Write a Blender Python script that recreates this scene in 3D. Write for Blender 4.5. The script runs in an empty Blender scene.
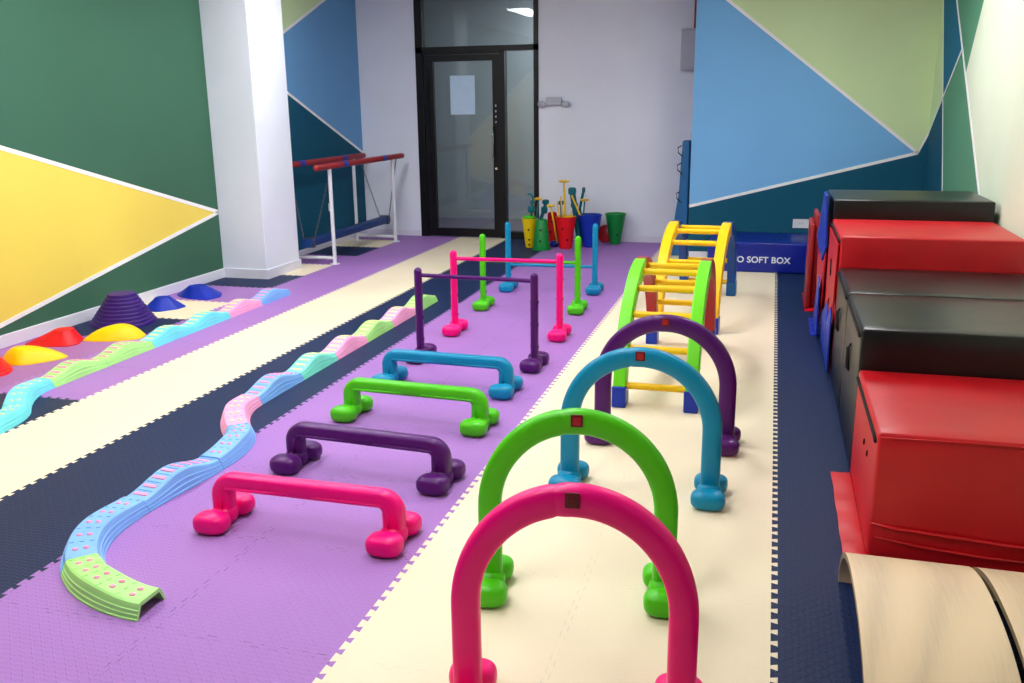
import bpy, bmesh, math, random
from mathutils import Vector, Matrix, noise
random.seed(7)
PI = math.pi
C = bpy.context.scene.collection
SC = bpy.context.scene

# ------------------------------------------------------------------ materials
def s2l(c):
    return tuple(((v/255)/12.92 if v/255 <= .04045 else ((v/255+.055)/1.055)**2.4) for v in c) + (1,)

class NT:
    def __init__(self, name):
        self.m = bpy.data.materials.new(name); self.m.use_nodes = True
        self.t = self.m.node_tree; self.n = self.t.nodes; self.l = self.t.links
        self.b = self.n['Principled BSDF']
    def node(self, typ, **kw):
        n = self.n.new(typ)
        for k, v in kw.items(): setattr(n, k, v)
        return n
    def link(self, a, b): self.l.new(a, b)
    def math(self, op, a, b=None, c=None, clamp=False):
        n = self.n.new('ShaderNodeMath'); n.operation = op; n.use_clamp = clamp
        for i, v in enumerate((a, b, c)):
            if v is None: continue
            if isinstance(v, (int, float)): n.inputs[i].default_value = v
            else: self.l.new(v, n.inputs[i])
        return n.outputs[0]
    def coords(self):
        tc = self.n.new('ShaderNodeTexCoord'); sp = self.n.new('ShaderNodeSeparateXYZ')
        self.l.new(tc.outputs['Object'], sp.inputs[0]); return tc.outputs['Object'], sp.outputs
    def noise(self, scale, detail=3, vec=None, rough=.5):
        n = self.n.new('ShaderNodeTexNoise'); n.inputs['Scale'].default_value = scale
        n.inputs['Detail'].default_value = detail; n.inputs['Roughness'].default_value = rough
        if vec is None:
            vec = self.n.new('ShaderNodeTexCoord').outputs['Object']
        self.l.new(vec, n.inputs['Vector']); return n.outputs['Fac']
    def bump(self, h, strength=.3, dist=.002):
        b = self.n.new('ShaderNodeBump'); b.inputs['Strength'].default_value = strength
        b.inputs['Distance'].default_value = dist
        self.l.new(h, b.inputs['Height']); self.l.new(b.outputs[0], self.b.inputs['Normal'])
    def ramp(self, fac, stops):
        r = self.n.new('ShaderNodeValToRGB'); e = r.color_ramp.elements
        while len(e) < len(stops): e.new(.5)
        for i, (p, c) in enumerate(stops): e[i].position = p; e[i].color = c
        self.l.new(fac, r.inputs[0]); return r.outputs[0]

def scl(c, k): return (min(1, c[0]*k), min(1, c[1]*k), min(1, c[2]*k), 1)

def plastic(name, rgb, rough=.36, var=.03, bumps=.05, coat=0, spec=.32):
    t = NT(name); c = s2l(rgb)
    f = t.noise(9, 3)
    t.link(t.ramp(f, [(.3, scl(c, 1-var)), (.7, scl(c, 1+var))]), t.b.inputs['Base Color'])
    t.b.inputs['Roughness'].default_value = rough
    t.b.inputs['Specular IOR Level'].default_value = spec
    t.b.inputs['Coat Weight'].default_value = coat
    if bumps: t.bump(t.noise(350, 2), bumps, .001)
    return t.m

def vinyl(name, rgb, rough=.33, wr=.25):
    t = NT(name); c = s2l(rgb)
    f = t.noise(5, 4)
    t.link(t.ramp(f, [(.3, scl(c, .93)), (.7, scl(c, 1.07))]), t.b.inputs['Base Color'])
    t.b.inputs['Roughness'].default_value = rough
    n1 = t.noise(2.2, 2); n2 = t.noise(160, 2)
    h = t.math('ADD', t.math('MULTIPLY', n1, 6.0), t.math('MULTIPLY', n2, .12))
    t.bump(h, wr, .006)
    return t.m

def paint(name, rgb, rough=.75):
    t = NT(name); c = s2l(rgb)
    f = t.noise(1.3, 4)
    t.link(t.ramp(f, [(.3, scl(c, .965)), (.7, scl(c, 1.035))]), t.b.inputs['Base Color'])
    t.b.inputs['Roughness'].default_value = rough
    t.b.inputs['Specular IOR Level'].default_value = .25
    t.bump(t.noise(60, 4), .12, .002)
    return t.m

def foam(name, rgb, seamk=.62):
    """EVA jigsaw foam: diamond-plate dashes, dashed seams between 0.6 m tiles, scuffs."""
    t = NT(name); c = s2l(rgb)
    vec, (x, y, z) = t.coords()
    cell = 1/.019
    cx = t.math('MULTIPLY', x, cell); cy = t.math('MULTIPLY', y, cell)
    par = t.math('MULTIPLY_ADD', t.math('FLOORED_MODULO', t.math('ADD', t.math('FLOOR', cx), t.math('FLOOR', cy)), 2.0), 2.0, -1.0)
    lx = t.math('SUBTRACT', t.math('FRACT', cx), .5); ly = t.math('SUBTRACT', t.math('FRACT', cy), .5)
    pl = t.math('MULTIPLY', ly, par)
    al = t.math('ADD', lx, pl); ac = t.math('SUBTRACT', lx, pl)
    d = t.math('ADD', t.math('POWER', t.math('ABSOLUTE', t.math('MULTIPLY', al, 1.25)), 2.0),
               t.math('POWER', t.math('ABSOLUTE', t.math('MULTIPLY', ac, 4.2)), 2.0))
    plate = t.math('SUBTRACT', 1.0, d, clamp=True)
    def seam(a, b):
        s = t.math('MULTIPLY', t.math('SUBTRACT', t.math('FRACT', t.math('ADD', t.math('MULTIPLY', a, 1/.6), .5)), .5), .6)
        sq = t.math('SIGN', t.math('SINE', t.math('MULTIPLY', b, 2*PI/.06)))
        dd = t.math('ABSOLUTE', t.math('SUBTRACT', s, t.math('MULTIPLY', sq, .008)))
        return t.math('LESS_THAN', dd, .0013)
    sm = t.math('MAXIMUM', seam(x, y), seam(y, x))
    dash = t.math('MULTIPLY', t.math('SUBTRACT', t.noise(14, 2, vec), .42), 6.0, clamp=True)
    sm = t.math('MULTIPLY', sm, dash)
    big = t.noise(1.1, 4, vec)
    col = t.ramp(big, [(.3, scl(c, .95)), (.7, scl(c, 1.04))])
    dirt = t.math('MULTIPLY', t.math('SUBTRACT', t.noise(38, 5, vec, .65), .69), 9.0, clamp=True)
    dirt = t.math('MULTIPLY', dirt, .35)
    mx = t.node('ShaderNodeMix', data_type='RGBA'); t.link(dirt, mx.inputs[0]); t.link(col, mx.inputs[6])
    mx.inputs[7].default_value = scl(c, .55)
    m2 = t.node('ShaderNodeMix', data_type='RGBA'); t.link(t.math('MULTIPLY', sm, seamk), m2.inputs[0]); t.link(mx.outputs[2], m2.inputs[6])
    m2.inputs[7].default_value = scl(c, .25)
    t.link(m2.outputs[2], t.b.inputs['Base Color'])
    t.b.inputs['Roughness'].default_value = .52
    t.b.inputs['Specular IOR Level'].default_value = .25
    h = t.math('SUBTRACT', t.math('MULTIPLY', plate, .5), t.math('MULTIPLY', sm, 2.0))
    t.bump(h, .25 if seamk < .3 else .85, .0034)
    return t.m

def wood(name, rgb):
    t = NT(name); c = s2l(rgb)
    tc = t.node('ShaderNodeTexCoord'); mp = t.node('ShaderNodeMapping')
    mp.inputs['Scale'].default_value = (3.2, .9, .9); t.link(tc.outputs['Object'], mp.inputs[0])
    w = t.node('ShaderNodeTexWave'); w.inputs['Scale'].default_value = .55; w.inputs['Distortion'].default_value = 16
    w.inputs['Detail'].default_value = 3; w.inputs['Detail Scale'].default_value = .7; t.link(mp.outputs[0], w.inputs[0])
    mp2 = t.node('ShaderNodeMapping'); mp2.inputs['Scale'].default_value = (160, 8, 8); t.link(tc.outputs['Object'], mp2.inputs[0])
    fine = t.noise(1.0, 4, mp2.outputs[0])
    f = t.math('ADD', t.math('MULTIPLY', w.outputs['Fac'], .6), t.math('MULTIPLY', fine, .4))
    t.link(t.ramp(f, [(.1, scl(c, .80)), (.35, scl(c, .95)), (.75, scl(c, 1.04))]), t.b.inputs['Base Color'])
    t.b.inputs['Roughness'].default_value = .45
    t.bump(fine, .08, .001)
    return t.m

def emis(name, rgb, st):
    t = NT(name); t.b.inputs['Base Color'].default_value = (.8, .8, .8, 1)
    t.b.inputs['Emission Color'].default_value = rgb; t.b.inputs['Emission Strength'].default_value = st
    return t.m

def metal(name, rgb, rough=.3):
    t = NT(name); t.b.inputs['Base Color'].default_value = s2l(rgb); t.b.inputs['Metallic'].default_value = 1
    t.b.inputs['Roughness'].default_value = rough; t.bump(t.noise(200, 2), .03, .001); return t.m

def glassmat():
    t = NT('door_glass'); t.n.remove(t.b)
    tr = t.node('ShaderNodeBsdfTransparent'); tr.inputs[0].default_value = (.80, .84, .84, 1)
    gl = t.node('ShaderNodeBsdfGlossy'); gl.inputs['Roughness'].default_value = .015; gl.inputs[0].default_value = (.9, .95, .95, 1)
    fr = t.node('ShaderNodeFresnel'); fr.inputs[0].default_value = 1.5
    mx = t.node('ShaderNodeMixShader'); t.link(t.math('ADD', fr.outputs[0], -.015, clamp=True), mx.inputs[0])
    t.link(tr.outputs[0], mx.inputs[1]); t.link(gl.outputs[0], mx.inputs[2])
    t.link(mx.outputs[0], t.n['Material Output'].inputs[0]); return t.m

M = dict(
    f_purple=foam('foam_purple', (164, 116, 190), .85), f_cream=foam('foam_cream', (238, 224, 194), .22), f_navy=foam('foam_navy', (12, 34, 76)),
    f_mauve=foam('foam_mauve', (158, 108, 172)),
    pink=plastic('plastic_pink', (250, 0, 126)), green=plastic('plastic_green', (78, 196, 14)), teal=plastic('plastic_teal', (0, 136, 180)),
    purple=plastic('plastic_purple', (80, 14, 102)), clip_red=plastic('clip_red', (170, 24, 34)), clip_dark=plastic('clip_dark', (104, 14, 30)),
    hole=plastic('dark_hole', (14, 12, 16), .8),
    lime=plastic('plastic_lime', (112, 224, 32)), yellow=plastic('plastic_yellow', (250, 200, 10)), lred=plastic('ladder_red', (170, 26, 34)),
    lblue=plastic('ladder_blue', (12, 74, 158)), blockblue=plastic('block_blue', (14, 50, 170)), fadblue=plastic('faded_blue', (16, 84, 142)),
    b_lime=plastic('beam_lime', (176, 240, 140), .45), b_blue=plastic('beam_blue', (130, 184, 246), .45), b_cyan=plastic('beam_cyan', (118, 228, 236), .45),
    b_pink=plastic('beam_pink', (255, 172, 214), .45), b_pad_pink=plastic('pad_pink', (250, 160, 200), .5), b_pad_yellow=plastic('pad_yellow', (234, 240, 170), .5),
    b_mint=plastic('beam_mint', (130, 238, 214), .45),
    s_purple=plastic('stone_purple', (52, 12, 112), .5), s_red=plastic('stone_red', (222, 16, 30), .45), s_yellow=plastic('stone_yellow', (254, 206, 0), .45),
    s_blue=plastic('stone_blue', (10, 44, 170), .45),
    bk_yellow=plastic('bucket_yellow', (240, 206, 10)), bk_green=plastic('bucket_green', (8, 132, 56)), bk_red=plastic('bucket_red', (222, 16, 28)),
    bk_blue=plastic('bucket_blue', (10, 50, 170)), tealdark=plastic('toy_teal', (0, 100, 112)), tyellow=plastic('toy_yellow', (240, 198, 40)),
    v_red=vinyl('vinyl_red', (200, 10, 26), .40), v_black=vinyl('vinyl_black', (13, 13, 15), .33), v_blue=vinyl('vinyl_blue', (8, 30, 140)),
    v_matblue=vinyl('vinyl_matblue', (8, 92, 146), .45, .5), v_beam=vinyl('vinyl_beam', (8, 58, 124), .45), v_blue2=vinyl('vinyl_blue_bright', (12, 52, 180), .4, .5), v_bar=vinyl('vinyl_barred', (154, 24, 30), .5),
    strap=plastic('black_strap', (14, 14, 16), .8), stitch=plastic('stitch', (60, 8, 16), .8),
    wood=wood('birch_ply', (240, 214, 178)), plyedge=wood('ply_edge', (150, 128, 98)),
    w_white=paint('wall_white', (233, 238, 250)), w_green=paint('wall_green', (60, 104, 82)), w_yellow=paint('wall_yellow', (242, 216, 96)),
    w_blue=paint('wall_blue', (122, 184, 238)), w_teal=paint('wall_teal', (10, 84, 112)), w_pale=paint('wall_palegreen', (210, 234, 182)),
    w_recblue=paint('wall_recess_blue', (108, 164, 214)),
    w_mint=paint('wall_mint', (228, 240, 214)), w_sage=paint('wall_sage', (88, 150, 118)), w_tealblue=paint('wall_tealblue', (22, 112, 146)),
    tape=paint('tape_white', (246, 246, 246)), base=paint('baseboard_white', (224, 224, 236), .5), ceil=paint('ceiling_white', (225, 225, 225)),
    corridor=paint('corridor_grey', (156, 160, 164)), corfloor=paint('corridor_floor', (96, 90, 104), .5),
    frame=plastic('frame_black', (9, 9, 14), .4), glass=glassmat(), chrome=metal('chrome', (210, 210, 214), .2), steel=metal('chain_steel', (120, 124, 128), .45),
    white=plastic('white_enamel', (226, 228, 234), .35), paper=plastic('paper', (196, 222, 244), .8), greybox=plastic('grey_box', (186, 188, 200), .5),
    outlet=plastic('outlet_white', (226, 228, 234), .5), pipe=plastic('pipe_red', (150, 40, 44), .5), text=plastic('lettering_white', (214, 220, 236), .6),
    lamp=emis('lamp_panel', (.975, .985, 1.0, 1), 29.0), lampframe=plastic('lamp_frame', (230, 230, 230), .5),
)

# ------------------------------------------------------------------ helpers
def obj(name, bm, mats, parent=None, smooth=False, bevel=0, seg=2, subd=0, angle=None):
    me = bpy.data.meshes.new(name)
    bmesh.ops.recalc_face_normals(bm, faces=bm.faces[:])
    bm.to_mesh(me); bm.free()
    if not isinstance(mats, (list, tuple)): mats = [mats]
    for m in mats: me.materials.append(m)
    if smooth:
        for p in me.polygons: p.use_smooth = True
    if smooth and angle: me.set_sharp_from_angle(angle=math.radians(angle))
    o = bpy.data.objects.new(name, me); C.objects.link(o)
    if parent: o.parent = parent
    if bevel:
        b = o.modifiers.new('bevel', 'BEVEL'); b.width = bevel; b.segments = seg; b.limit_method = 'ANGLE'; b.angle_limit = math.radians(40)
        for p in me.polygons: p.use_smooth = True
        b.harden_normals = True
    if subd:
        s = o.modifiers.new('sub', 'SUBSURF'); s.levels = subd; s.render_levels = subd
    return o

def thing(name, label, cat, loc=(0, 0, 0), rz=0, group=None):
    o = bpy.data.objects.new(name, None); C.objects.link(o); o.empty_display_size = .05
    o.location = loc; o.rotation_euler = (0, 0, rz); o['label'] = label; o['category'] = cat
    if group: o['group'] = group
    return o
def tag(o, label, cat, group=None):
    o['label'] = label; o['category'] = cat
    if group: o['group'] = group
    return o
def struct(o): o['kind'] = 'structure'; return o

def dup(root, loc, rz, label, name=None):
    r = root.copy(); C.objects.link(r); r.location = loc; r.rotation_euler = (0, 0, rz); r['label'] = label
    kids = [c for c in bpy.data.objects if c.parent == root]
    for ch in kids:
        c = ch.copy(); C.objects.link(c); c.parent = r
        for g in [k for k in bpy.data.objects if k.parent == ch]:
            d = g.copy(); C.objects.link(d); d.parent = c
    return r
def recolor(root, mapping):
    """give a copied thing its own colours through object-level material slots"""
    def rec(o):
        if o.type == 'MESH':
            for s in o.material_slots:
                if s.material and s.material in mapping:
                    nm = mapping[s.material]; s.link = 'OBJECT'; s.material = nm
        for c in [k for k in bpy.data.objects if k.parent == o]: rec(c)
    rec(root)

def box(bm, x0, x1, y0, y1, z0, z1, mi=0, mat=None):
    vs = [bm.verts.new(Vector(p)) for p in ((x0,y0,z0),(x1,y0,z0),(x1,y1,z0),(x0,y1,z0),(x0,y0,z1),(x1,y0,z1),(x1,y1,z1),(x0,y1,z1))]
    if mat: 
        for v in vs: v.co = mat @ v.co
    for f in ((0,3,2,1),(4,5,6,7),(0,1,5,4),(1,2,6,5),(2,3,7,6),(3,0,4,7)):
        bm.faces.new([vs[i] for i in f]).material_index = mi
    return vs
def B(*a, **k):
    bm = bmesh.new(); box(bm, *a, **k); return bm

def sweep(bm, pts, prof, normals=None, closed_ends=True, mi=0, frames=None):
    """prof(i) -> list of (u,v); frames[i]=(U,V) vectors"""
    rings = []
    for i, p in enumerate(pts):
        U, V = frames[i]
        rings.append([bm.verts.new(Vector(p) + U*u + V*v) for u, v in prof(i)])
    n = len(rings[0])
    for a, b in zip(rings, rings[1:]):
        for k in range(n):
            bm.faces.new((a[k], a[(k+1) % n], b[(k+1) % n], b[k])).material_index = mi
    if closed_ends:
        bm.faces.new(rings[0][::-1]).material_index = mi; bm.faces.new(rings[-1]).material_index = mi
    return rings
def sup(w, d, n=24, e=2.6):
    out = []
    for k in range(n):
        t = 2*PI*k/n; c, s = math.cos(t), math.sin(t)
        out.append((w/2*math.copysign(abs(c)**(2/e), c), d/2*math.copysign(abs(s)**(2/e), s)))
    return out
def tube(bm, pts, r, n=12, mi=0, cap=True):
    pts = [Vector(p) for p in pts]
    fr = []
    up = Vector((0, 0, 1))
    for i in range(len(pts)):
        t = (pts[min(i+1, len(pts)-1)] - pts[max(i-1, 0)]).normalized()
        ref = up if abs(t.dot(up)) < .95 else Vector((1, 0, 0))
        U = t.cross(ref).normalized(); V = U.cross(t).normalized(); fr.append((U, V))
    rr = r if callable(r) else (lambda i: r)
    sweep(bm, pts, lambda i: [(rr(i)*math.cos(2*PI*k/n), rr(i)*math.sin(2*PI*k/n)) for k in range(n)], closed_ends=cap, mi=mi, frames=fr)
def lathe(bm, prof, n=28, c=(0, 0, 0), mi=0, mid=None):
    """prof list of (r,z); closed solid of revolution"""
    rings = []
    for r, z in prof:
        if r < 1e-5: rings.append([bm.verts.new((c[0], c[1], c[2]+z))])
        else: rings.append([bm.verts.new((c[0]+r*math.cos(2*PI*k/n), c[1]+r*math.sin(2*PI*k/n), c[2]+z)) for k in range(n)])
    for i, (a, b) in enumerate(zip(rings, rings[1:])):
        m_ = mid(i) if mid else mi
        for k in range(n):
            k2 = (k+1) % n
            if len(a) == 1 and len(b) == 1: continue
            if len(a) == 1: f = bm.faces.new((a[0], b[k2], b[k]))
            elif len(b) == 1: f = bm.faces.new((a[k], a[k2], b[0]))
            else: f = bm.faces.new((a[k], a[k2], b[k2], b[k]))
            f.material_index = m_
def blob(bm, c, s, e=2.5, nu=20, nv=12, flat=0):
    """superellipsoid; flat cuts the underside"""
    rings = []
    for j in range(nv+1):
        ph = -PI/2 + PI*j/nv
        cz, sz = math.cos(ph), math.sin(ph)
        rz = abs(cz)**(2/e); z = math.copysign(abs(sz)**(2/e), sz)*s[2]
        if flat: z = max(z, -flat)
        if j in (0, nv): rings.append([bm.verts.new((c[0], c[1], c[2]+z))]); continue
        ring = []
        for i in range(nu):
            th = 2*PI*i/nu; ct, st = math.cos(th), math.sin(th)
            ring.append(bm.verts.new((c[0]+s[0]*rz*math.copysign(abs(ct)**(2/e), ct), c[1]+s[1]*rz*math.copysign(abs(st)**(2/e), st), c[2]+z)))
        rings.append(ring)
    for a, b in zip(rings, rings[1:]):
        for k in range(nu):
            k2 = (k+1) % nu
            if len(a) == 1: bm.faces.new((a[0], b[k2], b[k]))
            elif len(b) == 1: bm.faces.new((a[k], a[k2], b[0]))
            else: bm.faces.new((a[k], a[k2], b[k2], b[k]))
def remesh(o, vox=.004, it=6):
    """weld overlapping shells of one part into one smooth skin, stored as its mesh"""
    m = o.modifiers.new('r', 'REMESH'); m.mode = 'VOXEL'; m.voxel_size = vox; m.use_smooth_shade = True
    s = o.modifiers.new('s', 'SMOOTH'); s.iterations = it; s.factor = .5
    dg = bpy.context.evaluated_depsgraph_get(); dg.update()
    me = bpy.data.meshes.new_from_object(o.evaluated_get(dg))
    mats = [x for x in o.data.materials]
    o.modifiers.clear(); o.data = me
    me.materials.clear()
    for x in mats: me.materials.append(x)
    for p in me.polygons: p.use_smooth = True
    return o

# ------------------------------------------------------------------ floor
T = .6
XW_R, XW_L, XW_REC, Y_B, Y_PART = 1.27, -4.9, -4.80, 8.1, 7.2
YF = -3.3; ZC = 2.8
def toothed(axis, fixed, a0, a1, sgn=1):
    """dovetail line along axis from a0 to a1; returns [(along, across)]"""
    pitch = .06; out = [(a0, fixed)]
    n0 = math.ceil(a0/pitch - 1e-6); n1 = math.floor(a1/pitch + 1e-6)
    h = .010
    for k in range(n0, n1):
        s = k*pitch
        out += [(s+.010, fixed-h), (s+.026, fixed-h), (s+.019, fixed+h), (s+.051, fixed+h), (s+.044+.0, fixed-h)] if False else \
               [(s+.004, fixed-h), (s+.026, fixed-h), (s+.019, fixed+h), (s+.049, fixed+h), (s+.042, fixed-h)]
    out.append((a1, fixed))
    return out
fm = bmesh.new()
FL = ['f_purple', 'f_cream', 'f_navy', 'f_mauve']
def poly(pts, mi):
    vs = [fm.verts.new((p[0], p[1], 0)) for p in pts]
    f = fm.faces.new(vs); f.material_index = mi
Y0, Y1 = YF, Y_B
lines = {}
for k in (0, -2, -4, -5, -6, -7):
    lines[k] = [(x, y) for y, x in toothed('y', k*T, Y0, Y1)]
right = [(XW_R, Y1), (XW_R, Y0)]
poly(lines[0] + right, 2)
poly(lines[-2] + lines[0][::-1], 1)
poly(lines[-4] + lines[-2][::-1], 0)
poly(lines[-5] + lines[-4][::-1], 2)
poly(lines[-6] + lines[-5][::-1], 1)
def cut(xa, xb, ya, yb, mi, la, lb):
    """tile between toothed x-lines la (left) and lb (right), toothed in Y too"""
    L = [p for p in (lines[la] if la is not None else [(xa, Y0), (xa, Y1)]) if ya+1e-4 < p[1] < yb-1e-4]
    R = [p for p in (lines[lb] if lb is not None else [(xb, Y0), (xb, Y1)]) if ya+1e-4 < p[1] < yb-1e-4]
    def h(yv):
        if yv in (Y0, Y1): return []
        return [(x, y) for x, y in toothed('x', yv, xa+.03, xb-.03)]
    bot = h(ya) or []; top = h(yb) or []
    # ordered loop: left side up, top left->right, right side down, bottom right->left
    pts = [(xa, ya)] + L + [(xa, yb)] + top + [(xb, yb)] + R[::-1] + [(xb, ya)] + bot[::-1]
    poly(pts, mi)
# column -7..-6
cut(-7*T, -6*T, Y0, 1.8, 2, -7, -6)
cut(-7*T, -6*T, 1.8, Y1, 0, -7, -6)
xl = XW_L - .02
rows = [(Y0, 1.2, 1), (1.2, 1.8, 2), (1.8, 3.0, 3), (3.0, 3.6, 2), (3.6, 4.2, 1), (4.2, 4.8, 0), (4.8, 5.4, 2), (5.4, 6.0, 1), (6.0, 6.54, 0), (6.54, 7.14, 2), (7.14, 7.7, 1), (7.7, Y1, 0)]
for a, b, mi in rows: cut(xl, -7*T, a, b, mi, None, -7)
floor = struct(obj('floor', fm, [M[k] for k in FL]))
struct(obj('floor', B(xl, XW_R+.1, YF, Y_B+.1, -.05, -.0006), M['f_navy']))['label'] = 'slab under the foam mats'

# ------------------------------------------------------------------ walls with painted shapes
def wall_mesh(name, axis, pos, a0, a1, z0, z1, thick, lines_, classify, mats, parent=None):
    """vertical wall in plane axis=pos facing the room; split along lines, coloured by classify(a,z)"""
    bm = bmesh.new()
    def P(a, z): return (pos, a, z) if axis == 'x' else (a, pos, z)
    bm.faces.new([bm.verts.new(P(*q)) for q in ((a0, z0), (a1, z0), (a1, z1), (a0, z1))])
    for (p, q) in lines_:
        d = (q[0]-p[0], q[1]-p[1]); n2 = (-d[1], d[0])
        nn = (0, n2[0], n2[1]) if axis == 'x' else (n2[0], 0, n2[1])
        bmesh.ops.bisect_plane(bm, geom=bm.verts[:]+bm.edges[:]+bm.faces[:], plane_co=P(*p), plane_no=nn)
    for f in bm.faces:
        c = f.calc_center_median(); a = c.y if axis == 'x' else c.x
        f.material_index = classify(a, c.z)
    back = box(bm, *((pos-thick, pos-.001*math.copysign(1, thick), a0, a1) if axis == 'x' else (a0, a1, pos+.001, pos+thick)), z0, z1) if True else None
    return struct(obj(name, bm, mats, parent))
def side(p, q, a, z): return (q[0]-p[0])*(z-p[1]) - (q[1]-p[1])*(a-p[0])
def tape(parent, axis, pos, p, q, w=.022, t=.003):
    d = Vector((q[0]-p[0], q[1]-p[1])); L = d.length; d.normalize(); n = Vector((-d.y, d.x))*w/2
    bm = bmesh.new()
    rings = []
    for off in (-.0002, t):
        r = []
        for s, k in ((0, 1), (0, -1), (1, -1), (1, 1)):
            a = p[0] + d.x*L*s + n.x*k; z = p[1] + d.y*L*s + n.y*k
            r.append(bm.verts.new((pos+off*SGN[axis], a, z) if axis in ('x+', 'x-') else (a, pos+off*SGN[axis], z)))
        rings.append(r)
    a, b = rings
    bm.faces.new(a); bm.faces.new(b[::-1])
    for k in range(4): bm.faces.new((a[k], a[(k+1) % 4], b[(k+1) % 4], b[k]))
    return obj('painted_line', bm, M['tape'], parent)
SGN = {'x+': 1, 'x-': -1, 'y-': -1}

# left wall (green with the yellow triangle)
V0 = (5.19, .598); VA = (2.826, 1.282); VB = (2.607, .147)
wl = wall_mesh('wall_left', 'x', XW_L, YF, 5.25, 0, ZC, .15, [(V0, VA), (V0, VB)],
     lambda a, z: 1 if (a < V0[0] and z < V0[1]+(VA[1]-V0[1])/(VA[0]-V0[0])*(a-V0[0]) and z > V0[1]+(VB[1]-V0[1])/(VB[0]-V0[0])*(a-V0[0])) else 0,
     [M['w_green'], M['w_yellow']])
def ext(p, q, a): return (a, p[1]+(q[1]-p[1])/(q[0]-p[0])*(a-p[0]))
tape(wl, 'x+', XW_L, V0, ext(V0, VA, 0), .030); tape(wl, 'x+', XW_L, V0, (2.42, ext(V0, VB, 2.42)[1]), .030)
# recess wall behind the parallel bars
R1 = (6.597, 1.572); R2 = (8.1, .975); R3 = (6.583, 2.299); R4 = (7.334, 2.617)
wr = wall_mesh('wall_left', 'x', XW_REC, 5.78, Y_B, 0, ZC, .15, [(R1, R2), (R3, R4)],
     lambda a, z: 0 if side(R1, R2, a, z) < 0 else (2 if side(R3, R4, a, z) > 0 else 1), [M['w_teal'], M['w_recblue'], M['w_pale']])
tape(wr, 'x+', XW_REC, ext(R1, R2, 5.8), R2, .028); tape(wr, 'x+', XW_REC, ext(R3, R4, 5.8), ext(R3, R4, 7.7), .028)
# pillar
pb = bmesh.new(); box(pb, XW_L-.05, -4.45, 5.18, 5.78, 0, ZC)
pil = struct(obj('wall_pillar', pb, M['w_white'], bevel=.006))
bb = bmesh.new(); box(bb, XW_L, -4.437, 5.167, 5.181, 0, .085); box(bb, -4.451, -4.4368, 5.1672, 5.79, 0, .0852)
struct(obj('baseboard_pillar', bb, M['base']))
struct(obj('baseboard_left', B(XW_L, XW_L+.014, YF, 5.18, 0, .085), M['base'], bevel=.004))
struct(obj('baseboard_left', B(XW_REC, XW_REC+.012, 5.79, Y_B, 0, .06), M['base'], bevel=.004))

# back wall with the door opening
DL, DR, DT = -4.085, -2.638, 2.72
bw = bmesh.new()
box(bw, -5.05, DL, Y_B, Y_B+.15, 0, ZC); box(bw, DR, XW_R+.1, Y_B, Y_B+.15, 0, ZC); box(bw, DL, DR, Y_B, Y_B+.15, DT, ZC)
struct(obj('wall_back', bw, M['w_white']))
struct(obj('baseboard_back', B(XW_REC, DL, Y_B-.012, Y_B, 0, .07), M['base'], bevel=.003))
struct(obj('baseboard_back', B(DR, -.87, Y_B-.012, Y_B, 0, .07), M['base'], bevel=.003))
# partition with the blue triangle mural
Q0 = (1.196, 1.038); Q1 = (-.581, 2.436); Q2 = (-.859, .512); Q3 = (1.27, 1.215)
def cpart(a, z):
    if side(Q1, Q0, a, z) < 0 and side(Q2, Q0, a, z) > 0 and a < Q0[0]: return 0
    if a < Q0[0]: return 1 if side(Q2, Q0, a, z) > 0 else 2
    return 1 if side(Q0, Q3, a, z) > 0 else 2
wp = wall_mesh('wall_right', 'y', Y_PART, -.868, XW_R, 0, ZC, .5, [(Q0, Q1), (Q0, Q2), (Q0, Q3)], cpart, [M['w_blue'], M['w_pale'], M['w_teal']])
wp.name = 'wall_partition'
tape(wp, 'y-', Y_PART, Q0, (Q0[0]+(Q1[0]-Q0[0])*1.15, Q0[1]+(Q1[1]-Q0[1])*1.15), .028)
tape(wp, 'y-', Y_PART, Q0, (-.867, .5096), .028); tape(wp, 'y-', Y_PART, Q0, Q3, .014)
struct(obj('baseboard_partition', B(-.868, XW_R, Y_PART-.012, Y_PART, 0, .06), M['base'], bevel=.003))
# right wall
A1 = (7.126, 2.357); A2 = (6.628, 1.526); A3 = (6.228, .789); Bt = (6.454, 2.291); Bm = (5.993, 1.883); Bn = (5.72, 1.726); Bb = (4.79, .899); Ct = (5.363, 2.185)
D0 = (7.2, 1.215)
def cright(a, z):
    la = A2[0] + (z-A2[1])*(A1[0]-A2[0])/(A1[1]-A2[1])         # first tape line, Y at height z
    lb = Bt[0] + (z-Bt[1])*(Bt[0]-Bb[0])/(Bt[1]-Bb[1])
    dz = D0[1] + (a-D0[0])*(Bm[1]-D0[1])/(Bm[0]-D0[0])
    if a > la: return 0 if z > dz else 1
    if a > lb: return 2 if z > dz else 3
    lc = Bn[0] + (z-Bn[1])*(Ct[0]-Bn[0])/(Ct[1]-Bn[1])
    return 3 if (a > lc and z > Bn[1]-.02) else 4
wrt = wall_mesh('wall_right', 'x', XW_R, YF, Y_PART+.02, 0, ZC, -.15, [(A1, A2), (Bt, Bb), (D0, Bm), (Bn, Ct)], cright,
     [M['w_pale'], M['w_teal'], M['w_tealblue'], M['w_sage'], M['w_mint']])
def along(p, q, z): return (p[0]+(z-p[1])*(q[0]-p[0])/(q[1]-p[1]), z)
tape(wrt, 'x-', XW_R, along(A1, A2, 2.7), along(A1, A2, .3), .022); tape(wrt, 'x-', XW_R, along(Bt, Bb, 2.78), along(Bt, Bb, .3), .03)
tape(wrt, 'x-', XW_R, D0, Bm, .022)
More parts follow.
